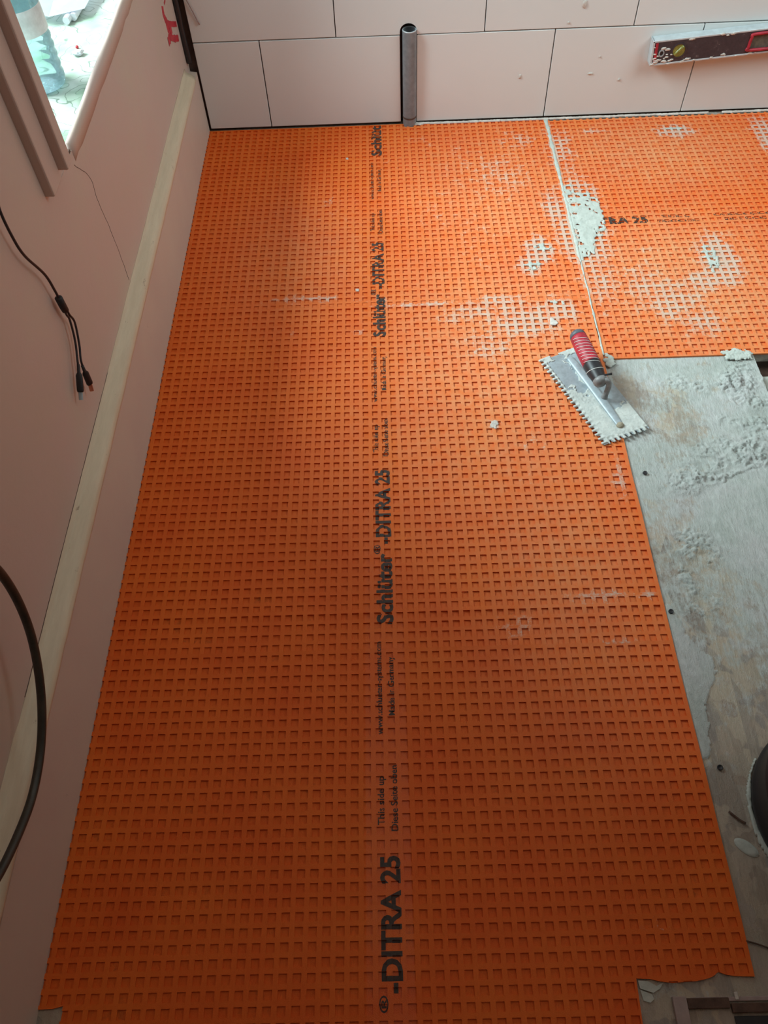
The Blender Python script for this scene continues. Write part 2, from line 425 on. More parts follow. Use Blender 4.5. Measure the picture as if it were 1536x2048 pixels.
# back wall: tiles with open joints
bm = bmesh.new()
J = .0028
def tile(x0, x1, z0, z1): bevbox(bm, x0, x1, 0, .009, z0, z1, .0011, 2)
PX0, PX1 = .5725, .6190
rowsz = [(.010, .2500), (.2530, .5000), (.5030, .7500), (.7530, 1.0)]
for r, (z0, z1) in enumerate(rowsz):
    ph = .187 if r % 2 == 0 else .398
    xs = [ph + .4045*k for k in range(-1, 8)]
    for a, b in zip(xs, xs[1:]):
        x0 = max(a+J/2, .006); x1 = min(b-J/2, 3.0)
        if x1 - x0 < .01: continue
        if r == 0 and abs(x1-.5915) < .03: x1 = PX0
        if r == 0 and abs(x0-.5915) < .03: x0 = PX1
        if r == 1 and x0 < PX0 and x1 > PX1:
            # tile with an arched notch over the pipe
            cx, rr, n = (PX0+PX1)/2, (PX1-PX0)/2, 10
            arch = [(cx+rr*math.cos(math.pi*k/n), z0+.008+.020*math.sin(math.pi*k/n)) for k in range(n+1)]
            P = [(x0, z0), (x0, z1), (x1, z1), (x1, z0), (PX1, z0)] + arch + [(PX0, z0)]
            f = [bm.verts.new((x, 0, z)) for x, z in P]; g = [bm.verts.new((x, .009, z)) for x, z in P]
            bm.faces.new(f); bm.faces.new(g[::-1])
            for i in range(len(P)): bm.faces.new((f[i], g[i], g[(i+1) % len(P)], f[(i+1) % len(P)]))
            continue
        tile(x0, x1, z0, z1)
bmesh.ops.recalc_face_normals(bm, faces=bm.faces)
structure(link('wall_back', bm, M_TILE, recenter=False))
bm = bmesh.new(); box(bm, -.14, 3.0, .024, .12, -.05, 1.0); box(bm, -.14, PX0-.004, .0085, .024, -.02, 1.0)
box(bm, PX1+.004, 3.0, .0085, .024, -.02, 1.0); box(bm, PX0-.004, PX1+.004, .0085, .024, .284, 1.0)
structure(link('wall_back_mortar_bed', bm, M_GROUT, recenter=False))
bm = bmesh.new(); box(bm, -.14, 3.0, .004, .12, 1.0, 2.6)
structure(link('wall_back_upper', bm, M_WALL, recenter=False))

# left wall with the window opening
WX = -.02; SZ = .545; OY0, OY1, OZ1 = -1.075, -.16, 1.75; TH = .024
bm = bmesh.new()
box(bm, WX-TH, WX, -3.6, OY0, .0, 2.6)
box(bm, WX-TH, WX, OY1, .0085, .0, 2.6)
box(bm, WX-TH, WX, OY0, OY1, OZ1, 2.6)
box(bm, WX-.0085, WX, OY0, OY1, 0, SZ-.012)
structure(link('wall_left', bm, M_WALL, recenter=False))
# rounded plaster sill edge under the opening
bm = bmesh.new(); prof = [(WX, SZ-.034)]
for k in range(9):
    a = math.pi/2*k/8; prof.append((WX-.005+.0075*math.cos(a), SZ-.012+.012*math.sin(a)))
prof += [(WX-.0075, SZ), (WX-.0085, SZ-.034)]
ends = []
for y in [-.985+i*(OY1+.985)/30 for i in range(31)]:
    ends.append([bm.verts.new((x+.0012*nz(y, 0, 2, 14) if x > WX-.04 else x, y, z+.0015*nz(y, 0, 0, 11))) for x, z in prof])
for A, B in zip(ends, ends[1:]):
    for k in range(len(prof)): bm.faces.new((A[k], A[(k+1) % len(prof)], B[(k+1) % len(prof)], B[k]))
bm.faces.new(ends[0]); bm.faces.new(ends[-1][::-1]); bmesh.ops.recalc_face_normals(bm, faces=bm.faces)
structure(link('trim_sill', bm, M_WALL, recenter=False, smooth=True))
bm = bmesh.new(); box(bm, WX-TH, WX-.0008, -1.10, -1.029, SZ-.05, .572)
structure(link('wall_left_patch', bm, M_WALL, recenter=False))
bm = bmesh.new(); bevbox(bm, WX-.022, WX-.001, -1.030, -.986, SZ-.03, SZ-.008, .002)
structure(link('trim_sill_end', bm, M_BROWN, recenter=False))
# stepped casing at the near side of the opening
w = empty('window_1', (WX, -1.12, .55), None, None); w['kind'] = 'structure'
bm = bmesh.new(); bevbox(bm, WX-TH, .012, -1.100, -1.072, .566, 1.83, .003); bevbox(bm, WX-TH, .006, -1.074, -1.066, .566, 1.75, .002)
link('casing', bm, M_WALL, w)
bm = bmesh.new(); bevbox(bm, WX-.01, -.004, -1.150, -1.099, .552, 1.87, .003)
link('outer_casing', bm, M_WALL, w)
bm = bmesh.new(); bevbox(bm, WX-TH, .006, -.20, -.155, .56, 1.83, .003); bevbox(bm, WX-TH, .006, -1.1, -.16, 1.74, 1.83, .003)
link('far_casing', bm, M_WALL, w)
# remaining shell
bm = bmesh.new(); box(bm, 3.0, 3.1, -3.6, .1, -.1, 2.6); structure(link('wall_right', bm, M_FARWALL, recenter=False))
bm = bmesh.new(); box(bm, -.1, 3.1, -3.7, -3.6, -.1, 2.6); structure(link('wall_front', bm, M_FARWALL, recenter=False))
bm = bmesh.new(); box(bm, -.1, 3.1, -3.7, .1, 2.6, 2.7); structure(link('ceiling', bm, M_CEIL, recenter=False))
bm = bmesh.new(); box(bm, -4, WX-TH, -4, 3, -.12, -.06); structure(link('floor_outside', bm, M_OUT, recenter=False))

# skirting board and its moulding
bm = bmesh.new(); n = 90; A = []
for i in range(n+1):
    y = -3.0 + i*3.0/n
    wv = .0012*nz(y, 0, 0, 3)
    A.append([bm.verts.new(p) for p in ((WX, y, .0), (0+wv, y, .0), (0+wv, y, .175+.002*nz(y, 0, 3, 5)), (WX, y, .178))])
for a, b in zip(A, A[1:]):
    for k in range(4): bm.faces.new((a[k], a[(k+1) % 4], b[(k+1) % 4], b[k]))
bm.faces.new(A[0]); bm.faces.new(A[-1][::-1]); bmesh.ops.recalc_face_normals(bm, faces=bm.faces)
structure(link('baseboard_left', bm, M_SKIRT, recenter=False))
bm = bmesh.new(); A = []
prof = [(WX, .172), (.001, .172), (.0055, .176), (.0062, .183), (.003, .190), (-.004, .196), (-.012, .200), (WX+.003, .203), (WX+.001, .210), (WX, .211)]
n = 140
for i in range(n+1):
    y = -3.0 + i*(3.0-.055)/n
    dz = .003*nz(y, 0, 9, 2) + .0006*nz(y, 0, 2, 40)
    if y < -1.90: dz += .004
    A.append([bm.verts.new((x+.0008*nz(y, z, 4, 30) if x > WX else x, y, z+dz+(.008*min(1, -y/1.6)))) for x, z in prof])
for a, b in zip(A, A[1:]):
    for k in range(len(prof)): bm.faces.new((a[k], a[(k+1) % len(prof)], b[(k+1) % len(prof)], b[k]))
bm.faces.new(A[0]); bm.faces.new(A[-1][::-1]); bmesh.ops.recalc_face_normals(bm, faces=bm.faces)
structure(link('trim_skirting', bm, M_MOULD, recenter=False, smooth=True))
# filler seam above the moulding and hairline cracks in the paint
bm = bmesh.new()
for pts, r in (([(WX, -.9978, .5135), (WX, -.9497, .4591), (WX, -.9536, .4155), (WX, -.9441, .3318), (WX, -.9446, .2225)], .0006),
               ([(WX, -.160, .208), (WX, -.44, .209), (WX, -.91, .212), (WX, -1.27, .216), (WX, -1.59, .219), (WX, -1.85, .220)], .0008)):
    tube(bm, [p + Vector((0, .002*nz(p.y, p.z, 1, 60), .001*nz(p.y, p.z, 5, 50))) for p in spline(pts, 12)], r, 5)
structure(link('wall_left_crack', bm, M_BROWN, recenter=False))

# ---------------------------------------------------------------- orange uncoupling membranes
SM = [(1.041,-.408,.06,.133,.6),(1.022,-.169,.049,.15,.5),(.968,-.447,.033,.108,.6),(1.024,-.556,.064,.122,.9),(1.038,-.733,.072,.129,.45),(1.143,-.757,.072,.109,.45),(1.191,-.814,.105,.105,.5),(1.346,-.674,.049,.095,.9),(1.303,-.747,.083,.046,.6),(1.245,-.886,.069,.067,.5),(1.614,-.132,.035,.102,.7),(1.365,-.094,.064,.036,.7),(1.137,-.079,.057,.016,.5),(1.17,-.625,.05,.029,.25),(.908,-.611,.038,.059,.8),(.875,-.668,.031,.038,.8),(.926,-.835,.059,.052,.6),(.839,-.866,.093,.068,.6),(.737,-.826,.095,.052,.45),(.75,-.945,.069,.065,.45),(.788,-.793,.072,.021,.6),(.663,-.857,.047,.034,.35),(.583,-.8,.144,.011,.45),(.84,-.28,.11,.142,.35),(.914,-.111,.086,.077,.35),(.747,-.226,.084,.146,.25),(.664,-.429,.066,.11,.25),(.369,-.389,.027,.067,.3),(.328,-.766,.11,.018,.45),(.37,-.455,.08,.043,.2),(.738,-1.185,.016,.014,.6),(.827,-1.23,.062,.067,.25),(.795,-1.321,.05,.051,.2),(.974,-1.34,.018,.075,.4),(.889,-1.599,.054,.018,.45),(.971,-1.602,.023,.015,.5),(.9,-1.689,.052,.01,.35),(.728,-1.654,.04,.03,.35),(.861,-2.135,.029,.016,.25),(.45,-.889,.018,.013,.5),(.297,-.89,.018,.017,.3),(.499,-.778,.073,.011,.3),(.76,-1.071,.066,.09,.2),(.904,-1.062,.055,.121,.2),(.727,-1.879,.012,.016,.2),(.76,-.562,.077,.163,.25),(.535,-.212,.042,.098,.2),(.64,-.092,.087,.078,.2)]
def smear_at(x, y):
    s = 0
    for cx, cy, rx, ry, st in SM:
        if abs(x-cx) < rx*1.6 and abs(y-cy) < ry*1.6:
            d = ((x-cx)/rx)**2+((y-cy)/ry)**2
            s = max(s, 1.08*st*math.exp(-d*.8))
    return s
def haze_light_at(x, y):  # mortar haze plus painted brightening over the lit zone
    h = 0
    for cx, cy, rx, ry, st in ((.80, -.95, .35, .55, .8), (.85, -.40, .35, .45, .7), (1.25, -.75, .35, .35, 1.0), (1.3, -.2, .4, .25, .8), (.35, -.6, .25, .3, .4), (.85, -1.5, .2, .35, .5)):
        h = max(h, st*math.exp(-(((x-cx)/rx)**2+((y-cy)/ry)**2)*1.1))
    return h
D = .0033; OP = .0122
def membrane(name, x0, x1, y0, y1, ax, ay, px, py, cut_lines, label, extra_y=()):
    """grid of dovetailed square pockets; ax, ay = phase of the pockets, px, py = their pitch"""
    def lines(a, b, ph, p, extra=()):
        L = []; v = ph + math.floor((a-ph)/p)*p - p
        while v < b+p: L.append(v); v += p
        return L
    XS = lines(x0, x1, ax, px); YS = lines(y0, y1, ay, py)
    def wob(x, y): return (.0006*nz(x, y, 1, 9)+.0002*nz(x, y, 2, 70), .0006*nz(x, y, 5, 9)+.0002*nz(x, y, 6, 70))
    def top(x, y):
        z = ZT + .0007*nz(x, y, 3, 6) + .0003*nz(x, y, 8, 45)
        for yy, w, hh in extra_y:
            d = abs(y-yy)
            if d < w: z += hh*(1-d/w)*(.8+.8*nz(x, 0, 1, 12))
        return z
    bm = bmesh.new(); sl = bm.verts.layers.float.new('smear'); hl = bm.verts.layers.float.new('haze'); ll = bm.verts.layers.float.new('low')
    gx = sorted([v for x in XS for v in (x, x+OP)]); gy = sorted([v for y in YS for v in (y, y+OP)])
    def mk(x, y, z, low=0.):
        wx, wy = wob(x, y); v = bm.verts.new((x+wx, y+wy, z)); v[sl] = smear_at(x, y)*(1-.55*low); v[hl] = haze_light_at(x, y); v[ll] = low; return v
    G = [[mk(x, y, top(x, y)) for y in gy] for x in gx]
    for i in range(len(gx)-1):
        for j in range(len(gy)-1):
            q = (G[i][j], G[i+1][j], G[i+1][j+1], G[i][j+1])
            if i % 2 == 0 and j % 2 == 0:
                e = .0007; z = top(gx[i], gy[j]) - D
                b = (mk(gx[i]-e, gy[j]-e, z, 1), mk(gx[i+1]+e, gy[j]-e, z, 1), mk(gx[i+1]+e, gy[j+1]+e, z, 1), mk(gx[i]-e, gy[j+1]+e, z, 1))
                bm.faces.new(b)
                for k in range(4): bm.faces.new((q[k], q[(k+1) % 4], b[(k+1) % 4], b[k]))
            else: bm.faces.new(q)
    for no, pt in (((-1, 0, 0), (x0, 0, 0)), ((1, 0, 0), (x1, 0, 0)), ((0, -1, 0), (0, y0, 0)), ((0, 1, 0), (0, y1, 0))):
        bmesh.ops.bisect_plane(bm, geom=bm.verts[:]+bm.edges[:]+bm.faces[:], plane_co=pt, plane_no=no, clear_outer=True)
    for poly in cut_lines:
        n = len(poly)
        for i in range(n):
            a, b = Vector((*poly[i], 0)), Vector((*poly[(i+1) % n], 0)); d = (b-a).normalized(); no = Vector((-d.y, d.x, 0))
            mx0 = min(p[0] for p in poly)-.03; mx1 = max(p[0] for p in poly)+.03; my0 = min(p[1] for p in poly)-.03; my1 = max(p[1] for p in poly)+.03
            fs = [f for f in bm.faces if mx0 < f.calc_center_median().x < mx1 and my0 < f.calc_center_median().y < my1]
            g = set(fs)
            for f in fs: g.update(f.edges); g.update(f.verts)
            bmesh.ops.bisect_plane(bm, geom=list(g), plane_co=a, plane_no=no)
        kill = [f for f in bm.faces if inpoly(f.calc_center_median().x, f.calc_center_median().y, poly)]
        bmesh.ops.delete(bm, geom=kill, context='FACES')
    bmesh.ops.delete(bm, geom=[v for v in bm.verts if not v.link_faces], context='VERTS')
    be = [e for e in bm.edges if e.is_boundary and (e.verts[0].co.z+e.verts[1].co.z) > .001]
    r = bmesh.ops.extrude_edge_only(bm, edges=be)
    for v in r['geom']:
        if isinstance(v, bmesh.types.BMVert): v.co.z = .0003
    # edges never cut dead straight
    for v in bm.verts:
        if v.co.x < x0+.004: v.co.x += .0022*nz(v.co.y, 0, 1, 5)
        if v.co.x > x1-.003: v.co.x += .0022*nz(v.co.y, 0, 2, 6)
    bm.normal_update()
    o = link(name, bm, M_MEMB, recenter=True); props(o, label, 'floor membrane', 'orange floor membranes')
    return o, XS, YS, top
CUT_R = [(.8357,-2.2011),(.8549,-2.2021),(.868,-2.2052),(.885,-2.2074),(.92,-2.2057),(.935,-2.2030),(.942,-2.2008),(.9517,-2.1955),(.962,-2.199),(.9732,-2.2008),(.9951,-2.2018),(1.02,-2.2018),(1.02,-2.40),(.830,-2.40)]
CUT_L = [(-.02,-2.2228),(.0202,-2.2221),(.0349,-2.2188),(.0340,-2.230),(.030,-2.40),(-.02,-2.40)]
memA, XA, YA, topA = membrane('floor_membrane', -.002, 1.0005, -2.36, -.003, .0114, -.0014, .0202, .01944, [CUT_R, CUT_L],
    'large orange waffle membrane sheet along the left skirting, reaching the near corner', ((-.8000, .012, .0020), (-.9180, .010, .0012), (-1.6200, .010, .0014), (-1.69, .010, .0008)))
memB, XB, YB, topB = membrane('floor_membrane', 1.0045, 2.4, -1.001, -.012, 1.0120, -.0165, .0194, .0200, [],
    'orange waffle membrane sheet lying right of the mortar-filled joint')

# printing on the membranes: follows the waffle, ink on the ribs and in the pockets
def lettering(name, pieces, parent, XS, YS, top, rot):
    bm = bmesh.new()
    for body, bold, u0, u1, v0, v1, ref in pieces:
        cu = bpy.data.curves.new('t', 'FONT'); cu.body = body; cu.size = 1; cu.resolution_u = 3; cu.fill_mode = 'FRONT'
        cu.offset = .034 if bold else .014
        ob = bpy.data.objects.new('t', cu); COL.objects.link(ob)
        dg = bpy.context.evaluated_depsgraph_get(); me = bpy.data.meshes.new_from_object(ob.evaluated_get(dg))
        x = [v.co.x for v in me.vertices]; mnx, mxx = min(x), max(x); cap = .729
        t = bmesh.new(); t.from_mesh(me)
        if ref: mny, mxy = min(v.co.y for v in t.verts), max(v.co.y for v in t.verts)
        else: mny, mxy = 0, cap
        for v in t.verts:
            u = u0+(v.co.x-mnx)/(mxx-mnx)*(u1-u0); w = v0+(v.co.y-mny)/(mxy-mny)*(v1-v0)
            v.co = Vector((-w, u, 0)) if rot else Vector((u, w, 0))
        t.to_mesh(me); t.free(); bm.from_mesh(me)
        bpy.data.objects.remove(ob); bpy.data.curves.remove(cu); bpy.data.meshes.remove(me)
    xs = [v.co.x for v in bm.verts]; ys = [v.co.y for v in bm.verts]; a, b, c, d = min(xs), max(xs), min(ys), max(ys)
    for L, ax, lo, hi in ((XS, 0, a, b), (YS, 1, c, d)):
        for v0 in L:
            for v in (v0, v0+OP):
                if lo < v < hi:
                    pt = [0, 0, 0]; pt[ax] = v; no = [0, 0, 0]; no[ax] = 1
                    bmesh.ops.bisect_plane(bm, geom=bm.verts[:]+bm.edges[:]+bm.faces[:], plane_co=pt, plane_no=no)
    bmesh.ops.split_edges(bm, edges=bm.edges)
    for f in bm.faces:
        m = f.calc_center_median()
        def hit(L, x):
            for v in L:
                if v <= x < v+OP: return v
            return None
        i, j = hit(XS, m.x), hit(YS, m.y); low = i is not None and j is not None
        for v in f.verts:
            z = (top(i, j)-D+.0003) if low else top(v.co.x, v.co.y)+.0006
            v.co.z = z; v.co.x += .0006*nz(v.co.x, v.co.y, 1, 9); v.co.y += .0006*nz(v.co.x, v.co.y, 5, 9)
    bm.normal_update()
    for f in bm.faces:
        if f.normal.z < 0: f.normal_flip()
    return link(name, bm, M_PRINT, parent)
P = []
for k in range(-1, 3):
    s = -1.644 - .7395*k
    P += [('Schl\u00fcter', True, s, s+.147, -.5095, -.4800, False), ('\u00ae', False, s+.148, s+.169, -.4895, -.4765, True),
          ('-DITRA 25', True, s+.171, s+.350, -.5095, -.4800, False)]
for k in range(-1, 3):
    o = -.7395*k
    P += [('This side up', False, -1.2495+o, -1.174+o, -.4885, -.4775, False), ('Diese Seite oben', False, -1.258+o, -1.157+o, -.5095, -.4985, False),
          ('www.schlueter-systems.com', False, -1.106+o, -.940+o, -.4875, -.4775, False), ('Made in Germany', False, -1.075+o, -.968+o, -.5085, -.4980, False)]
P = [p for p in P if p[3] < -.006 and p[2] > -2.34] + [('Schl\u00fct', True, -.165, -.008, -.5115, -.4820, False)]
lettering('printed_lettering', P, memA, XA, YA, topA, True)
PB = [('-DITRA 25', True, 1.022, 1.202, -.515, -.486, False),
      ('This side up', False, 1.240, 1.315, -.4960, -.4855, False), ('Diese Seite oben', False, 1.232, 1.335, -.5155, -.5050, False),
      ('www.schlueter-systems.com', False, 1.375, 1.545, -.4960, -.4855, False), ('Made in Germany', False, 1.400, 1.510, -.5155, -.5050, False),
      ('Schl\u00fcter', True, 1.58, 1.727, -.515, -.486, False), ('-DITRA 25', True, 1.751, 1.93, -.515, -.486, False)]
lettering('printed_lettering', PB, memB, XB, YB, topB, False)

# ---------------------------------------------------------------- mortar on top of the membranes
def seam_h(x, y):
    cx = 1.0025 + .0016*nz(y, 0, 0, 20)
    w = .0044 + .0062*fbm(y, 0, 30, 2.) + .002*fbm(y, 0, 110, 5.)
    if y > -.30: w += .001
    if y < -.66: w *= .55
    d = abs(x-cx)/max(w, .001)
    if d > 1: return -1
    h = .0018*(1-d*d)*(1+.9*fbm(x, y, 120, 1.))
    return h if h > .0002 else -1
crust('mortar_bead', .985, 1.022, -.99, -.006, .0012, seam_h, ZT+.0002, M_MORTAR, label='thin pale mortar bead running down the joint between both orange sheets', cat='mortar')
def patch_h(x, y):
    # wide fill right of the joint
    t = (y+.66)/.33
    if t < 0 or t > 1: return -1
    l = 1.004; r = 1.018 + .080*math.sin(math.pi*min(1, max(0, 1-t))**.75*.98) + .018*fbm(x, y, 40, 3.)
    if x < l or x > r: return -1
    n = fbm(x, y, 55, 6., 4)
    e = min((x-l)/.02, (r-x)/.03, t/.15, (1-t)/.45)
    v = .72 + n*1.5 - max(0, 1-e)*.75
    # pockets of the waffle show through
    cxm = ((x-1.012) % .0194)/.0194; cym = ((y+.0165) % .02)/.02
    if cxm < .6 and cym < .6: v -= .30
    return .0006 + .0012*max(0, v) + .0004*fbm(x, y, 160, 1.) if v > 0 else -1
crust('mortar_patch', 1.0, 1.11, -.67, -.32, .0018, patch_h, ZT+.0002, M_MORTAR, label='wide pale mortar patch filling waffle pockets right of the joint', cat='mortar')
def ell(cx, cy, rx, ry, s=.0016, dens=.2, seed=0.):
    def f(x, y):
        d = ((x-cx)/rx)**2+((y-cy)/ry)**2
        if d > 1.3: return -1
        v = dens + 1.9*fbm(x, y, 75, seed, 4) + (.75-d)
        if s < .0018:
            ph = ((x-.0114) % .0202)/.0202 if x < 1.002 else ((x-1.012) % .0194)/.0194
            qh = ((y+.0014) % .01944)/.01944 if x < 1.002 else ((y+.0165) % .02)/.02
            if ph < .62 and qh < .62: v -= .55
        return .0002+s*min(1, v)*.6*(1+.8*fbm(x, y, 170, seed, 2)) if v > .42 else -1
    return f
def spot(name, cx, cy, rx, ry, label, s=.0016, dens=.2, seed=0., m=None, res=.0014, z=None, group=None):
    crust(name, cx-rx*1.3, cx+rx*1.3, cy-ry*1.3, cy+ry*1.3, res, ell(cx, cy, rx, ry, s, dens, seed), ZT+.0003 if z is None else z, m or M_MORTAR, label=label, cat='mortar', group=group)
spot('mortar_smear', 1.325, -.665, .022, .060, 'pale mortar smear at the top of the crescent-shaped stain on the right sheet', seed=2., dens=.35)
spot('mortar_smear', .915, -.600, .028, .018, 'grey mortar smear on large sheet, upper one of the pair left of the joint', seed=5., dens=.3)
spot('mortar_smear', .882, -.668, .024, .018, 'grey mortar smear on large sheet, lower one of the pair left of the joint', seed=9., dens=.3)
spot('mortar_smear', .925, -.806, .030, .012, 'grey mortar smear on the ridge crossing the large sheet', seed=4., dens=.3)
spot('mortar_crumb', .905, -.875, .010, .012, 'small whitish mortar crumb above the trowel handle', seed=4., m=M_MORTAR_W, s=.003, dens=.5)
spot('mortar_crumb', .7377, -1.185, .010, .011, 'small pale mortar crumb left of the trowel, alone in the sheet', seed=6., m=M_MORTAR_W, s=.003, dens=.6)
spot('mortar_crumb', .4144, -.1745, .0045, .0045, 'tiny white mortar crumb near back wall left of the printing', seed=1., m=M_MORTAR_W, s=.003, dens=.9)
spot('mortar_crumb', .444, -.7406, .0045, .0045, 'tiny white mortar crumb just left of the printing above the cross ridge', seed=3., m=M_MORTAR_W, s=.003, dens=.9)
spot('mortar_smear', 1.365, -.083, .035, .012, 'light mortar smear on the right sheet under the spirit level', seed=8., dens=.2)
spot('mortar_lump', 1.300, -1.004, .035, .022, 'mortar lump over the near right edge of the right sheet', seed=3., dens=.5, s=.004)
spot('mortar_lump', 1.012, -1.008, .014, .022, 'mortar lump where the joint meets the bare chipboard by the trowel', seed=7., dens=.5, s=.004)
def base_bead(x, y):
    c = -.006+.003*fbm(x, 0, 18, 1.); w = .0042*(1+.9*fbm(x, 0, 30, 4.))
    if .60 < x < .64: w += .003
    if fbm(x, 0, 9, 8.) < -.22: return -1
    d = abs(y-c)/max(w, .0008)
    return .001+.0035*(1-d*d)*(1+.5*fbm(x, y, 150, 2.)) if d < 1 else -1
crust('mortar_bead', .60, 2.0, -.016, .004, .0016, base_bead, ZT, M_MORTAR_W, label='crumbly whitish mortar bead along the foot of the tiled wall', cat='mortar')
# dabs on the tiles
for i, (x, z, sx, sz, what) in enumerate(((1.0642, .3108, .006, .009, 'dab of mortar on a second-row tile, highest of the dabs'), (1.0279, .2667, .003, .003, 'tiny mortar dot just above the tile joint'),
        (.913, .1285, .004, .006, 'mortar dab on the bottom-row tile right of the pipe'), (1.1129, .1293, .008, .003, 'elongated mortar dab on tile left of spirit level'),
        (1.1980, .1090, .0035, .004, 'round mortar dot on tile below the elongated dab'), (1.1308, .1749, .002, .003, 'tiny mortar speck above the elongated dab'))):
    bm = bmesh.new(); r = bmesh.ops.create_icosphere(bm, subdivisions=3, radius=1)
    for v in bm.verts:
        n = 1+.35*noise.noise(v.co*1.7+Vector((i*3, 0, 0)))
        v.co = Vector((x+v.co.x*sx*n, -.0004+v.co.y*.0022*n, z+v.co.z*sz*n))
    props(link('mortar_dab', bm, M_MORTAR_W, smooth=True), what, 'mortar')

# ---------------------------------------------------------------- pipe in the wall
p = empty('drain_pipe', (.5985, .000, ZT), 'upright grey plastic drain pipe standing in a slot in the tiled wall', 'pipe')
bm = bmesh.new(); R0, R1 = .0196, .0172
prof = [(R0, 0), (R0, .2625)]
bm_in = bmesh.new(); lathe(bm_in, [(R1, .2625), (R1, .03)], (.5985, .0005, .001), 48); link('pipe_bore', bm_in, M_PVC, p, smooth=True)
bm_in = bmesh.new(); lathe(bm_in, [(R0, .2625), (R0, .2642), (R0-.0006, .2650), (R1+.0002, .2650), (R1, .2640), (R1, .2625)], (.5985, .0005, .001), 48); link('cut_rim', bm_in, M_ALU, p)
c = (.5985, .0005, .001); lathe(bm, prof, c, 48); 
bm2 = bm; bmesh.ops.recalc_face_normals(bm, faces=bm.faces)
link('pipe_tube', bm, M_PVC, p, smooth=True)
bm = bmesh.new(); lathe(bm, [(R1, 0), (.0001, 0)], (.5985, .0005, .031)); link('pipe_inside', bm, M_BLACK, p)
bm = bmesh.new(); lathe(bm, [(R0+.0001, 0), (R0+.0008, .0006), (R0+.0008, .0045), (R0+.0001, .005)], (.5985, .0005, .024)); link('scored_ring', bm, M_BROWN, p, smooth=True)

# dark cable running up the corner, thin stick by the tiles
bm = bmesh.new()
tube(bm, spline([(-.0125, -.010, .206), (-.0125, -.011, .24), (-.014, -.010, .30), (-.0125, -.011, .36), (-.013, -.010, .6), (-.012, -.010, 1.4)], 8), .0068, 12)
props(link('corner_cable', bm, M_BLACK, smooth=True), 'thick black cable running up the corner beside the tiles', 'cable')
bm = bmesh.new(); tube(bm, spline([(-.012, -.010, .470), (.012, -.006, .375), (.022, -.005, .344), (.0362, -.0035, .2997)], 6), .0020, 8)
props(link('loose_wire', bm, M_GREYPAINT, smooth=True), 'thin greyish wire leaning on the tiles right of the corner cable', 'wire')

# red painted mark on the left wall
bm = bmesh.new()
def ribbon(pts, w, x=WX+.0006):
    P = [Vector(q) for q in pts]; last = None
    path = spline([(x, a, b) for a, b in pts], 6); L = []
    for i, q in enumerate(path):
        d = (path[min(i+1, len(path)-1)]-path[max(i-1, 0)]).normalized(); nrm = Vector((0, -d.z, d.y))
        ww = w*(1+.3*nz(q.y, q.z, 3, 120))
        a = bm.verts.new(q+nrm*ww); b = bm.verts.new(q-nrm*ww); 
        a2 = bm.verts.new(q+nrm*ww-Vector((.0008, 0, 0))); b2 = bm.verts.new(q-nrm*ww-Vector((.0008, 0, 0)))
        if last: bm.faces.new((last[0], a, b, last[1])); bm.faces.new((last[2], a2, a, last[0])); bm.faces.new((last[1], b, b2, last[3]))
        last = (a, b, a2, b2)
ribbon([(-.079, .410), (-.086, .398), (-.1058, .3947)], .0030)
ribbon([(-.1300, .400), (-.1369, .3827), (-.1310, .3700), (-.1288, .3629), (-.1270, .3486), (-.1270, .3400)], .0085)
ribbon([(-.1270, .3660), (-.1180, .3500), (-.1200, .3350), (-.1300, .3270), (-.1560, .3270)], .0100, WX+.0009)
ribbon([(-.1211, .3573), (-.0773, .3356), (-.0290, .3143)], .0062, WX+.0012)
ribbon([(-.1297, .3278), (-.0869, .3046), (-.0425, .2856)], .0078, WX+.0014)
ribbon([(-.1054, .3480), (-.1046, .3230)], .0110, WX+.0016)
bmesh.ops.recalc_face_normals(bm, faces=bm.faces)
o = props(link('painted_mark', bm, M_REDPAINT), 'red painted scrawl on the left wall near the corner', 'paint mark')

# ---------------------------------------------------------------- spirit level against the tiles
LP = Vector((1.266, -.001, .158)); ANG = math.radians(4.4)
ML = Matrix.Translation(LP) @ Matrix.Rotation(-ANG, 4, 'Y')
lv = empty('spirit_level', tuple(LP), 'long black and silver spirit level tilted against the tiled wall', 'spirit level')
LEN, HT, TK = .60, .066, .030
bm = bmesh.new()
bevbox(bm, 0, LEN, -TK, 0, HT-.005, HT, .0008, 1, ML); bevbox(bm, 0, LEN, -TK, 0, 0, .005, .0008, 1, ML); bevbox(bm, .003, LEN, -TK+.004, -.004, .004, HT-.004, .0005, 1, ML)
bevbox(bm, 0, .006, -TK, 0, 0, HT, .0015, 2, ML)
link('aluminium_body', bm, M_ALU, lv)
bm = bmesh.new()
# front face with the slotted hand hole left open
def facepoly(pts, y, bm):
    f = [bm.verts.new(ML @ Vector((x, y, z))) for x, z in pts]; g = [bm.verts.new(ML @ Vector((x, y+.0035, z))) for x, z in pts]
    bm.faces.new(f); bm.faces.new(g[::-1])
    for i in range(len(pts)): bm.faces.new((f[i], g[i], g[(i+1) % len(pts)], f[(i+1) % len(pts)]))
facepoly([(.007, .005), (.260, .005), (.260, HT-.005), (.007, HT-.005)], -TK+.0005, bm)
facepoly([(.260, .005), (.400, .005), (.400, .012), (.260, .012)], -TK+.0005, bm)
facepoly([(.260, HT-.012), (.400, HT-.012), (.400, HT-.005), (.260, HT-.005)], -TK+.0005, bm)
facepoly([(.400, .005), (LEN, .005), (LEN, HT-.005), (.400, HT-.005)], -TK+.0005, bm)
bmesh.ops.recalc_face_normals(bm, faces=bm.faces); link('dark_face', bm, M_LEVELD, lv)
bm = bmesh.new()
pp = [(.262, .020), (.268, .013), (.38, .012), (.395, .020), (.397, .045), (.39, .053), (.275, .054), (.265, .046)]
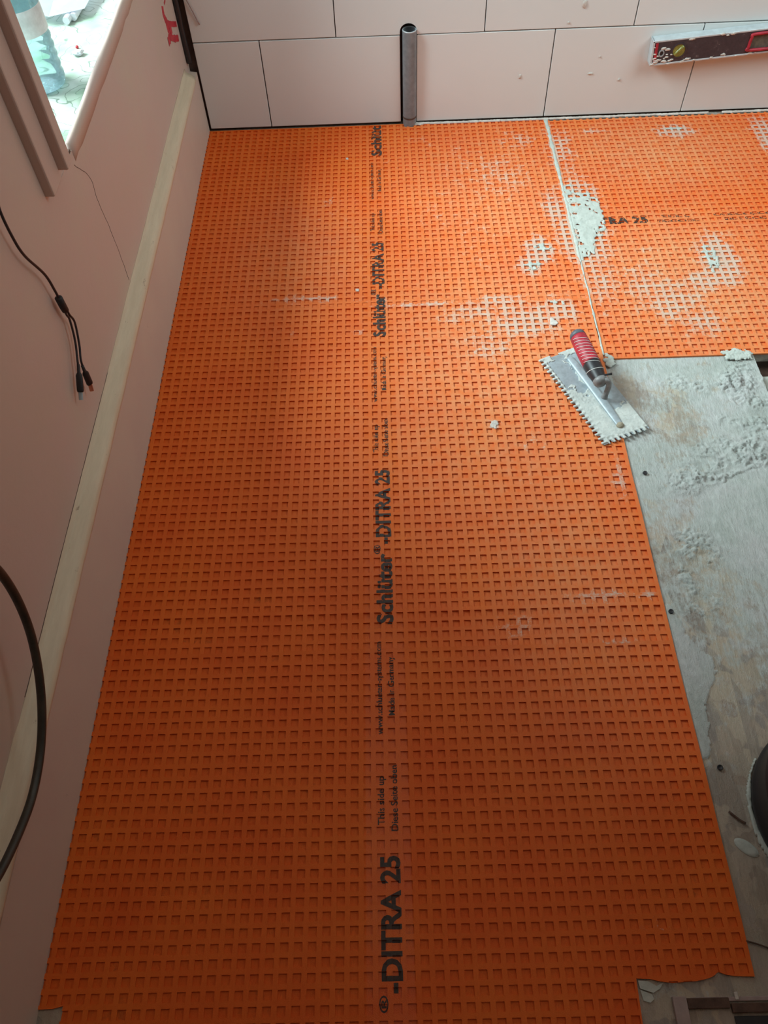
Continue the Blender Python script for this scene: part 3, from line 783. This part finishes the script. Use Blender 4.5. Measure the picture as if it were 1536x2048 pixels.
path = spline([ML @ Vector((x, -TK, z)) for x, z in pp+[pp[0]]], 5); tube(bm, path, .0042, 8, cap=False)
bm3 = bmesh.new(); bevbox(bm3, .262, .398, -TK+.0036, -TK+.006, .010, HT-.010, .0005, 1, ML); link('hand_hole_panel', bm3, M_OLIVE, lv)
h = link('hand_hole_rim', bm, M_RED, lv, smooth=True)
bm = bmesh.new(); bevbox(bm, .008, .0155, -TK-.0006, -TK+.002, .006, HT-.006, .0005, 1, ML); link('end_stripe', bm, M_RED, lv)
def ring(bm, x, z, r0, r1, y, d, sx=1., seg=32):
    A = []
    for rr, yy in ((r0, y), (r1, y), (r1, y+d), (r0, y+d)):
        A.append([bm.verts.new(ML @ Vector((x+sx*rr*math.cos(2*math.pi*k/seg), yy, z+rr*math.sin(2*math.pi*k/seg)))) for k in range(seg)])
    for a in range(4):
        for k in range(seg): bm.faces.new((A[a][k], A[a][(k+1) % seg], A[(a+1) % 4][(k+1) % seg], A[(a+1) % 4][k]))
def disc(bm, x, z, r, y, sx=1., seg=32): bm.faces.new([bm.verts.new(ML @ Vector((x+sx*r*math.cos(2*math.pi*k/seg), y, z+r*math.sin(2*math.pi*k/seg)))) for k in range(seg)])
bm = bmesh.new(); ring(bm, .027, .032, .0062, .0095, -TK-.0012, .002, .8); link('hole_ring', bm, M_STEEL, lv)
bm = bmesh.new(); disc(bm, .027, .032, .0064, -TK+.0002, .8); link('hanging_hole', bm, M_BLACK, lv)
bm = bmesh.new(); ring(bm, .074, .034, .0165, .0200, -TK-.0008, .002); link('vial_ring', bm, M_LEVELD, lv)
bm = bmesh.new(); disc(bm, .074, .034, .0168, -TK+.0001); vd = link('vial_window', bm, M_VIALC, lv)
bm = bmesh.new(); tube(bm, [ML @ Vector((.074+a*.011, -TK+.0005, .034+a*.011)) for a in (-1, -.5, 0, .5, 1)], .0045, 10); link('vial_tube', bm, M_VIALC, lv, smooth=True)
for i in range(44):
    t = random.random(); x = .004 + (t**1.7)*.29
    z = random.choice((.004, .007, HT-.006, .010)) + random.uniform(-.003, .004)
    if i % 3 == 0: x = random.uniform(.004, .06); z = random.uniform(.008, .058)
    s_ = random.uniform(.0012, .0042); bm = bmesh.new()
    r = bmesh.ops.create_icosphere(bm, subdivisions=3, radius=1)
    for v in r['verts']:
        n = 1+.7*noise.noise(v.co*1.5+Vector((i*5, 0, 0)))+.3*noise.noise(v.co*4+Vector((i, 9, 0))); v.co = ML @ Vector((x+v.co.x*s_*1.7*n, -TK-.0002+v.co.y*.0012, z+v.co.z*s_*.75*n))
    link('mortar_splash', bm, M_MORTAR_W, lv, smooth=True)

# ---------------------------------------------------------------- notched trowel
A0 = Vector((.856, -1.005, 0)); U = Vector((.375, -.927, 0)).normalized(); Vv = Vector((.927, .375, 0)).normalized()
TZ = ZT+.0026
MT = Matrix(((U.x, Vv.x, 0, A0.x), (U.y, Vv.y, 0, A0.y), (0, 0, 1, TZ), (0, 0, 0, 1)))   # local (s,t,z)
def T(s, t, z): return MT @ Vector((s, t, z))
tr = empty('notched_trowel', tuple(T(.13, .055, 0)), 'notched steel trowel with red and black grip, caked in mortar, on sheet edge', 'trowel')
SL, TW = .267, .111
bm = bmesh.new(); pts = []
# smooth far and right edges, teeth on the left long edge and the near short edge
pts += [(0, 0), (0, TW)]; pts += [(SL, TW)]
tp = .0125
t = TW
while t > tp*.9:
    pts += [(SL, t-.2*tp), (SL-.006, t-.3*tp), (SL-.006, t-.7*tp), (SL, t-.8*tp)]; t -= tp
pts += [(SL, 0)]
s = SL-.004
while s > tp*.9:
    pts += [(s-.2*tp, 0), (s-.3*tp, .006), (s-.7*tp, .006), (s-.8*tp, 0)]; s -= tp
seen = []
for q in pts:
    if not seen or (abs(q[0]-seen[-1][0])+abs(q[1]-seen[-1][1])) > 1e-6: seen.append(q)
prism(bm, seen, 0, .0012); bmesh.ops.recalc_face_normals(bm, faces=bm.faces); bmesh.ops.transform(bm, matrix=MT, verts=bm.verts)
link('blade', bm, M_STEEL, tr)
def cr(s, t):
    e = 0
    if t < .012 or s > SL-.012:
        # crumbs hanging on the teeth
        q = s if t < .012 else t
        v = .1+.9*math.cos(2*math.pi*q/tp)+1.2*fbm(s, t, 90, 3., 3)
        if min(t, SL-s) < -.003: return -1
        return .0010+.0016*min(1, max(0, v)) if v > .05 else (.0006 if min(t, SL-s) > .006 else -1)
    s0, t0 = s, t; s += .022*fbm(s0, t0, 60, 7., 4); t += .022*fbm(s0, t0, 60, 3., 4)
    cover = (s-.06)/.10 + (.075-t)*3 + 2.2*fbm(s, t, 30, 1., 5)
    if s > .21: cover += .7
    if .085 < s < .19 and t > .068: cover -= 1.1
    if .03 < t < .052 and s < .13: cover -= 1.2
    if s < .012: cover += 1.6
    if s < .1 and t < .03: cover -= .3
    if cover < .25: return -1
    return .0004+.0013*min(1.3, cover)*(.5+1.6*abs(fbm(s, t, 90, 2., 4)))
crust('mortar_crust', -.004, SL+.003, -.004, TW, .0016, cr, .0012, mat_cement('trowel_mortar', srgb(186, 192, 188), srgb(216, 220, 214)), tr, M=MT)
bm = bmesh.new()
sh = [(.018, .062), (.20, .059), (.236, .058)]
tube(bm, spline([T(.020, .0635, .0035), T(.06, .0625, .0058), (T(.15, .060, .0066)), T(.205, .0588, .0050), T(.238, .058, .0030)], 6), [.0052+.0018*math.sin(math.pi*k/24) for k in range(25)], 12, flat=(1.45, .62))
link('spine', bm, M_STEEL, tr, smooth=True)
bm = bmesh.new(); c = T(.236, .0582, 0); lathe(bm, [(.0085, .0015), (.0085, .004), (.0062, .007), (.0030, .0085), (.0001, .0090)], (c.x, c.y, c.z), 20)
link('rivet', bm, mat_cement('rivet_mortar', srgb(150, 140, 120), srgb(176, 166, 146)), tr, smooth=True)
Hr = Vector((.9330, -.9805, .062)); Hf = Vector((.9610, -1.1180, .058)); hd = (Hf-Hr).normalized(); HL = (Hf-Hr).length
def hpt(a, up=0, side=0):
    sd = hd.cross(Vector((0, 0, 1))).normalized(); u = sd.cross(hd); return Hr+hd*a*HL+u*up+sd*side
def hsec(a0, a1, prof): 
    n = 14; return [hpt(a0+(a1-a0)*k/n) for k in range(n+1)], [prof(a0+(a1-a0)*k/n) for k in range(n+1)]
def hr(a): return .0172+.0022*math.sin(math.pi*min(1, a*1.05)) - (.0035*max(0, (a-.82)/.18)) - (.004*max(0, (.06-a)/.06)**2)
for nm, a0, a1, m in (('grip', .085, .66, M_RED), ('front_grip', .66, 1.0, M_BLACK)):
    pth, rr = hsec(a0, a1, hr); bm = bmesh.new(); tube(bm, pth, rr, 24); link(nm, bm, m, tr, smooth=True)
bm = bmesh.new(); pth = [hpt(a) for a in (-.03, -.02, .0, .03, .087)]; tube(bm, pth, [.0085, .0130, .0158, .0172, .0180], 24); link('end_cap', bm, M_GREYP, tr, smooth=True)
# red side panel reaching forward under the black top
# moulded white lines across the grip
bm = bmesh.new()
sd = hd.cross(Vector((0, 0, 1))).normalized(); uu = sd.cross(hd)
for i in range(9):
    a = .14+.062*i; pth = []
    for k in range(11):
        th = math.radians(20+k*11); aa = a+.085*math.sin((k/10)*math.pi*.5)
        rad = hr(aa)+.0002; pth.append(Hr+hd*aa*HL + uu*math.sin(th)*rad*1. + (-sd if sd.x > 0 else sd)*0 + sd*math.cos(th)*rad*(1 if sd.x < 0 else -1))
    tube(bm, pth, .00055, 6)
pth = []
for k in range(19):
    th = math.radians(-10+k*11); aa = .80+.05*math.sin(k/18*math.pi); rad = hr(aa)+.0003
    pth.append(Hr+hd*aa*HL+uu*math.sin(th)*rad+sd*math.cos(th)*rad*(1 if sd.x < 0 else -1))
tube(bm, pth, .0007, 6); link('white_ribs', bm, M_WHITE, tr)
# shank: collar, gooseneck and foot
bm = bmesh.new(); tube(bm, [hpt(.985), hpt(1.02), hpt(1.06), hpt(1.09)], [.0145, .0150, .0128, .0060], 20); link('collar', bm, M_TANG, tr, smooth=True)
bm = bmesh.new()
pth = spline([Hf+hd*.004+Vector((.004, 0, .004)), Vector((.9710, -1.1235, .0640)), Vector((.9775, -1.1255, .0600)), Vector((.9800, -1.1265, .0470)), Vector((.9780, -1.1280, .0260)), Vector((.9757, -1.1285, .0080))], 6)
tube(bm, pth, [.0058 if k < 24 else .0058+.0006*(k-24) for k in range(len(pth))], 14)
link('tang', bm, M_TANG, tr, smooth=True)
bm = bmesh.new(); tube(bm, [hpt(.96, .010), hpt(.98, .012, .010 if sd.x > 0 else -.010), hpt(.99, .013, .024 if sd.x > 0 else -.024)], [.0018, .0018, .0026], 10); link('hook_pin', bm, M_BLACK, tr, smooth=True)

# ---------------------------------------------------------------- black bucket at the right edge
BC = (1.2020, -1.9905, .0012); b = empty('mixing_bucket', BC, 'black rubber mixing bucket at the right edge on bare chipboard', 'bucket')
bm = bmesh.new(); RB = .1435; RT = .162; H = .24
prof = [(.0001, .0), (RB-.006, .0), (RB, .004), (RB+.001, .010), (RB, .016), (RB-.002, .020), (RB+.002, .07), (RB+.003, .072), (RB+.004, .078), (RB+.003, .082), (RT-.006, H-.03), (RT-.001, H-.028), (RT+.002, H-.012), (RT+.003, H-.003), (RT+.001, H),
        (RT-.006, H+.001), (RT-.009, H-.006), (RT-.013, H-.03), (RB-.006, .012), (.0001, .010)]
lathe(bm, prof, BC, 96); link('bucket_body', bm, M_BLACK, b, smooth=True)
bm = bmesh.new(); lathe(bm, [(RT-.0145, H-.05), (RT-.018, H-.07), (RB-.004, .028), (.0001, .025)], BC, 48)
for v in bm.verts: v.co.z += .003*nz(v.co.x, v.co.y, 1, 30)
link('mortar_residue', bm, M_GREYP, b, smooth=True)
def ringh(x, y):
    d = ((x-BC[0])**2+(y-BC[1])**2)**.5; a = math.atan2(y-BC[1], x-BC[0])
    k = math.cos(a-math.radians(212)); w = .0045+.0035*nz(a, 0, 1, 3) - (.008*max(0, .88-k))
    if abs(d-RB-.002) > w: return -1
    return .004+.002*nz(x, y, 1, 60)
crust('foot_mortar', BC[0]-.17, BC[0]+.17, BC[1]-.17, BC[1]+.17, .0022, ringh, .0008, M_MORTAR, b)

# screws sunk in the chipboard
for (x, y), what in (((1.0275, -1.3241), 'farthest of three dark screws in chipboard, below the trowel'), ((1.0103, -1.6359), 'middle one of three dark screws in chipboard along the membrane edge'), ((1.0262, -1.9143), 'nearest of three dark screws in chipboard, beside the bucket')):
    bm = bmesh.new(); lathe(bm, [(.0001, .0012), (.0022, .0010), (.0034, .0024), (.0044, .0026), (.0046, .0004)], (x, y, .0022), 14)
    for v in bm.verts: v.co.x += .0006*nz(v.co.x, v.co.y, 0, 400)
    props(link('screw', bm, M_BLACK, smooth=True), what, 'screw', 'dark screws in the chipboard')

# pale flattened mortar dab near the bucket, wood splinter
bm = bmesh.new(); lathe(bm, [(.0001, .0020), (.010, .0019), (.014, .0012), (.0155, 0)], (0, 0, 0), 24)
bmesh.ops.transform(bm, matrix=Matrix.Translation((1.036, -2.034, .0008)) @ Matrix.Rotation(math.radians(-38), 4, 'Z') @ Matrix.Diagonal((1.25, .62, 1, 1)), verts=bm.verts)
props(link('mortar_dab', bm, M_MORTAR, smooth=True), 'flat oval mortar dab on the chipboard in front of the bucket', 'mortar')
for pts, r, what in (([(1.000, -2.158, .004), (1.016, -2.163, .0045), (1.030, -2.168, .004)], .0012, 'thin dark wood splinter on chipboard near the lower right'),
                     ([(1.022, -1.982, .004), (1.034, -1.994, .0045), (1.043, -2.000, .004)], .0018, 'short raised wood splinter on chipboard left of the bucket')):
    bm = bmesh.new(); tube(bm, spline(pts, 4), r, 7); props(link('wood_splinter', bm, M_BROWN, smooth=True), what, 'splinter', 'wood splinters')

# ---------------------------------------------------------------- bits at the near right corner
bm = bmesh.new(); bevbox(bm, .880, .899, -2.30, -2.2235, .0005, .007, .001)
props(link('wood_strip', bm, M_GREYPAINT), 'mauve-grey strip end lying by the torn membrane corner', 'wood strip')
bm = bmesh.new(); bevbox(bm, .8995, .957, -2.2385, -2.2255, .0005, .0060, .0012)
props(link('wood_strip', bm, M_BROWN), 'short dark brown strip beside the mauve-grey strip end', 'wood strip')
bm = bmesh.new(); bevbox(bm, .9585, 1.25, -2.2440, -2.2325, .0005, .0070, .0012)
props(link('wood_strip', bm, M_BROWN), 'longer dark brown strip running off the lower right edge', 'wood strip')
bm = bmesh.new(); bevbox(bm, .905, 1.25, -2.2305, -2.2250, .0005, .0040, .001)
props(link('wood_strip', bm, M_GREYPAINT), 'thin mauve-grey strip above the dark brown strips', 'wood strip')
bm = bmesh.new(); bevbox(bm, .9655, .9705, -2.2290, -2.2195, .0042, .0066, .0008, 1, Matrix.Rotation(0, 4, 'Z'))
props(link('plaster_chip', bm, M_MORTAR_W), 'white plaster chip lying on the thin mauve-grey strip', 'chip')
bm = bmesh.new(); bevbox(bm, .960, 1.25, -2.275, -2.2475, .0004, .0030, .0008)  # added black strip paints the darkness of a hole here
props(link('dark_hole_strip', bm, M_BLACK), 'black rubber strip at the bottom right edge of the floor', 'strip')
def flake(P, z0, z1, what):
    bm = bmesh.new(); prism(bm, P, z0, z1); bmesh.ops.recalc_face_normals(bm, faces=bm.faces)
    props(link('mortar_flake', bm, M_MORTAR), what, 'mortar', 'flakes of dried mortar')
flake([(.838, -2.2035), (.852, -2.2045), (.862, -2.2105), (.872, -2.207), (.866, -2.214), (.856, -2.2185), (.839, -2.2130)], .0006, .0030, 'mortar flake under the torn membrane edge, farther of the two')
flake([(.839, -2.2145), (.854, -2.220), (.856, -2.226), (.850, -2.230), (.841, -2.2275)], .0006, .0022, 'mortar flake at the torn membrane edge, nearer of the two')

# ---------------------------------------------------------------- cables on the left
k = empty('charging_cable', (0, -1.30, .30), 'black charging cable splitting into two plugs in front of the left wall', 'cable')
X = -.0085
def yz(L, dx=0): return [(X+dx, a, z) for a, z in L]
main = [(-1.3165, .90), (-1.3165, .7104), (-1.3065, .6715), (-1.3186, .6454), (-1.3202, .6066), (-1.3129, .5671), (-1.2824, .5087), (-1.275, .4715), (-1.2739, .4505)]
bm = bmesh.new(); tube(bm, spline(yz(main), 8), .0021, 10); link('lead', bm, M_CABLE, k, smooth=True)
bm = bmesh.new(); tube(bm, [Vector((X, -1.2745, .4570)), Vector((X, -1.2742, .4555)), Vector((X, -1.2728, .4370)), Vector((X, -1.2715, .4270)), Vector((X, -1.2712, .4255))], [.004, .0062, .0062, .0058, .004], 16); link('splitter', bm, M_PLUG, k, smooth=True)
bm = bmesh.new(); tube(bm, spline(yz([(-1.2740, .4310), (-1.2740, .4200), (-1.2717, .4066), (-1.2854, .375), (-1.3074, .3504), (-1.3251, .3328)]), 8), .0019, 10); link('left_branch', bm, M_CABLE, k, smooth=True)
bm = bmesh.new(); tube(bm, spline(yz([(-1.2690, .4310), (-1.2680, .4150), (-1.2626, .3929), (-1.2818, .3602), (-1.2995, .3426), (-1.3058, .319)], .0015), 8), .0019, 10); link('right_branch', bm, M_CABLE, k, smooth=True)
def plug(y0, z0, y1, z1, y2, z2, tipmat, dx=0):
    a, b, c = Vector((X+dx, y0, z0)), Vector((X+dx, y1, z1)), Vector((X+dx, y2, z2))
    bm = bmesh.new(); d = (b-a)
    tube(bm, [a-d*.55, a-d*.1, a, a+d*.08, b-d*.1, b], [.0026, .0030, .0048, .0058, .0060, .0050], 16, flat=(1, .62)); o = link('plug', bm, M_PLUG, k, smooth=True)
    bm = bmesh.new(); tube(bm, [b-d*.05, c], [.0038, .0038], 14, flat=(1, .5)); link('connector_tip', bm, tipmat, o, smooth=False)
plug(-1.3236, .3337, -1.346, .3135, -1.3560, .3050, M_STEEL)
plug(-1.3048, .3190, -1.3073, .2920, -1.3120, .2800, M_COPPER, .0015)
hp = [(.045, -1.81, .62), (.03, -1.7874, .5075), (.03, -1.7819, .4566), (.03, -1.7901, .3998), (.03, -1.8126, .3433), (.03, -1.849, .2948), (.03, -1.892, .2592), (.03, -1.94, .238), (.03, -1.9912, .2331), (.03, -2.0377, .2455), (.03, -2.0919, .2718), (.03, -2.1374, .3098), (.035, -2.20, .39), (.04, -2.24, .50)]
bm = bmesh.new(); tube(bm, spline(hp, 8), .0058, 16)
props(link('black_hose', bm, M_HOSE, smooth=True), 'thick black hose looping down over the skirting on the left', 'hose')

# ---------------------------------------------------------------- outside the window
t = empty('side_table', (-.42, -.50, -.06), 'side table standing outside the window under a patterned cloth', 'table')
bm = bmesh.new(); bevbox(bm, -.80, -.048, -1.3, .5, .475, .495, .003); link('table_top', bm, M_WOOD, t)
for sx, sy in ((-.77, -1.27), (-.77, .47), (-.11, -1.27), (-.11, .47)):
    bm = bmesh.new(); bevbox(bm, sx-.02, sx+.02, sy-.02, sy+.02, -.06, .475, .003); link('leg', bm, M_WOOD, t)
bm = bmesh.new(); n = 60; g = []
for i in range(31):
    row = []
    for j in range(n+1):
        x = -.81+i*.764/30; y = -1.31+j*1.82/n; row.append(bm.verts.new((x, y, .4965+.0008*nz(x, y, 0, 12))))
    g.append(row)
for i in range(30):
    for j in range(n): bm.faces.new((g[i][j], g[i+1][j], g[i+1][j+1], g[i][j+1]))
be = [e for e in bm.edges if e.is_boundary]; r = bmesh.ops.extrude_edge_only(bm, edges=be)
for v in r['geom']:
    if isinstance(v, bmesh.types.BMVert):
        v.co.z -= .10 if v.co.x < -.1 else .0025
props(link('tablecloth', bm, M_CLOTH, smooth=False), 'pale green patterned vinyl cloth seen through the window opening', 'tablecloth')
for f in bpy.data.objects['tablecloth'].data.polygons: f.use_smooth = True
BX = (-.148, -.690, .4985)
bt = empty('water_bottle', BX, 'clear plastic water bottle with ribbed sides standing on the patterned cloth', 'bottle')
bm = bmesh.new(); prof = [(.0001, .006), (.028, .002), (.038, .0), (.043, .004), (.045, .012)]
z = .018
while z < .19:
    if .098 < z < .150: prof.append((.0448, z)); z += .006; continue
    prof += [(.0452, z), (.0455, z+.004), (.0432, z+.010), (.0430, z+.012)]; z += .017
prof += [(.045, .196), (.0452, .205), (.043, .225), (.037, .248), (.027, .270), (.017, .287), (.0135, .294), (.0135, .300), (.0165, .301), (.0165, .304), (.0130, .305), (.0130, .312)]
lathe(bm, prof, BX, 48); link('bottle_shell', bm, M_BOTTLE, bt, smooth=True)
bm = bmesh.new(); lathe(bm, [(.0453, 0), (.0456, .001), (.0456, .045), (.0453, .046)], (BX[0], BX[1], BX[2]+.101), 48)
for v in bm.verts: v.co.x += .0006*nz(v.co.z, v.co.y, 0, 60)
link('label', bm, M_LABEL, bt, smooth=True)
bm = bmesh.new(); lathe(bm, [(.0150, 0), (.0152, .012), (.0135, .014), (.0001, .0142)], (BX[0], BX[1], BX[2]+.306), 30); link('cap', bm, M_BLUECAP, bt, smooth=True)
# folded paper resting on two white rolls, bits beside the bottle
for i, (y0) in enumerate((-.440, -.424)):
    bm = bmesh.new(); tube(bm, [Vector((-.155+.012*i, y0, .5065)), Vector((-.150+.012*i, y0+.075, .5065))], .0075, 18)
    props(link('paper_roll', bm, M_PAPER, smooth=False), 'white paper roll under the folded sheet, ' + ('left one of the pair' if i == 0 else 'right one of the pair'), 'paper roll', 'white rolls on the cloth')
bm = bmesh.new()
a = [bm.verts.new(p) for p in ((-.190, -.440, .5155), (-.118, -.408, .5160), (-.108, -.300, .5220), (-.200, -.300, .5190))]; bm.faces.new(a)
b2 = [bm.verts.new(p) for p in ((-.190, -.440, .5158), (-.200, -.300, .5190), (-.262, -.290, .5350), (-.258, -.420, .5310))]; bm.faces.new(b2)
r = bmesh.ops.solidify(bm, geom=bm.faces[:], thickness=.0006)
props(link('folded_paper', bm, M_PAPER), 'folded white paper sheet lying on the cloth behind the bottle', 'paper')
bm = bmesh.new(); r = bmesh.ops.create_icosphere(bm, subdivisions=2, radius=.0035, matrix=Matrix.Translation((-.112, -.545, .5005)))
props(link('red_bead', bm, M_REDPAINT, smooth=True), 'tiny red bead on the cloth beside the bottle', 'bead')
bm = bmesh.new(); bmesh.ops.create_icosphere(bm, subdivisions=3, radius=1)
for v in bm.verts:
    n = 1+.5*noise.noise(v.co*1.8); v.co = Vector((-.103+v.co.x*.012*n, -.572+v.co.y*.009*n, .5025+v.co.z*.005*n))
props(link('crumpled_tissue', bm, M_PAPER, smooth=True), 'small crumpled white tissue on the cloth beside the bottle', 'tissue')
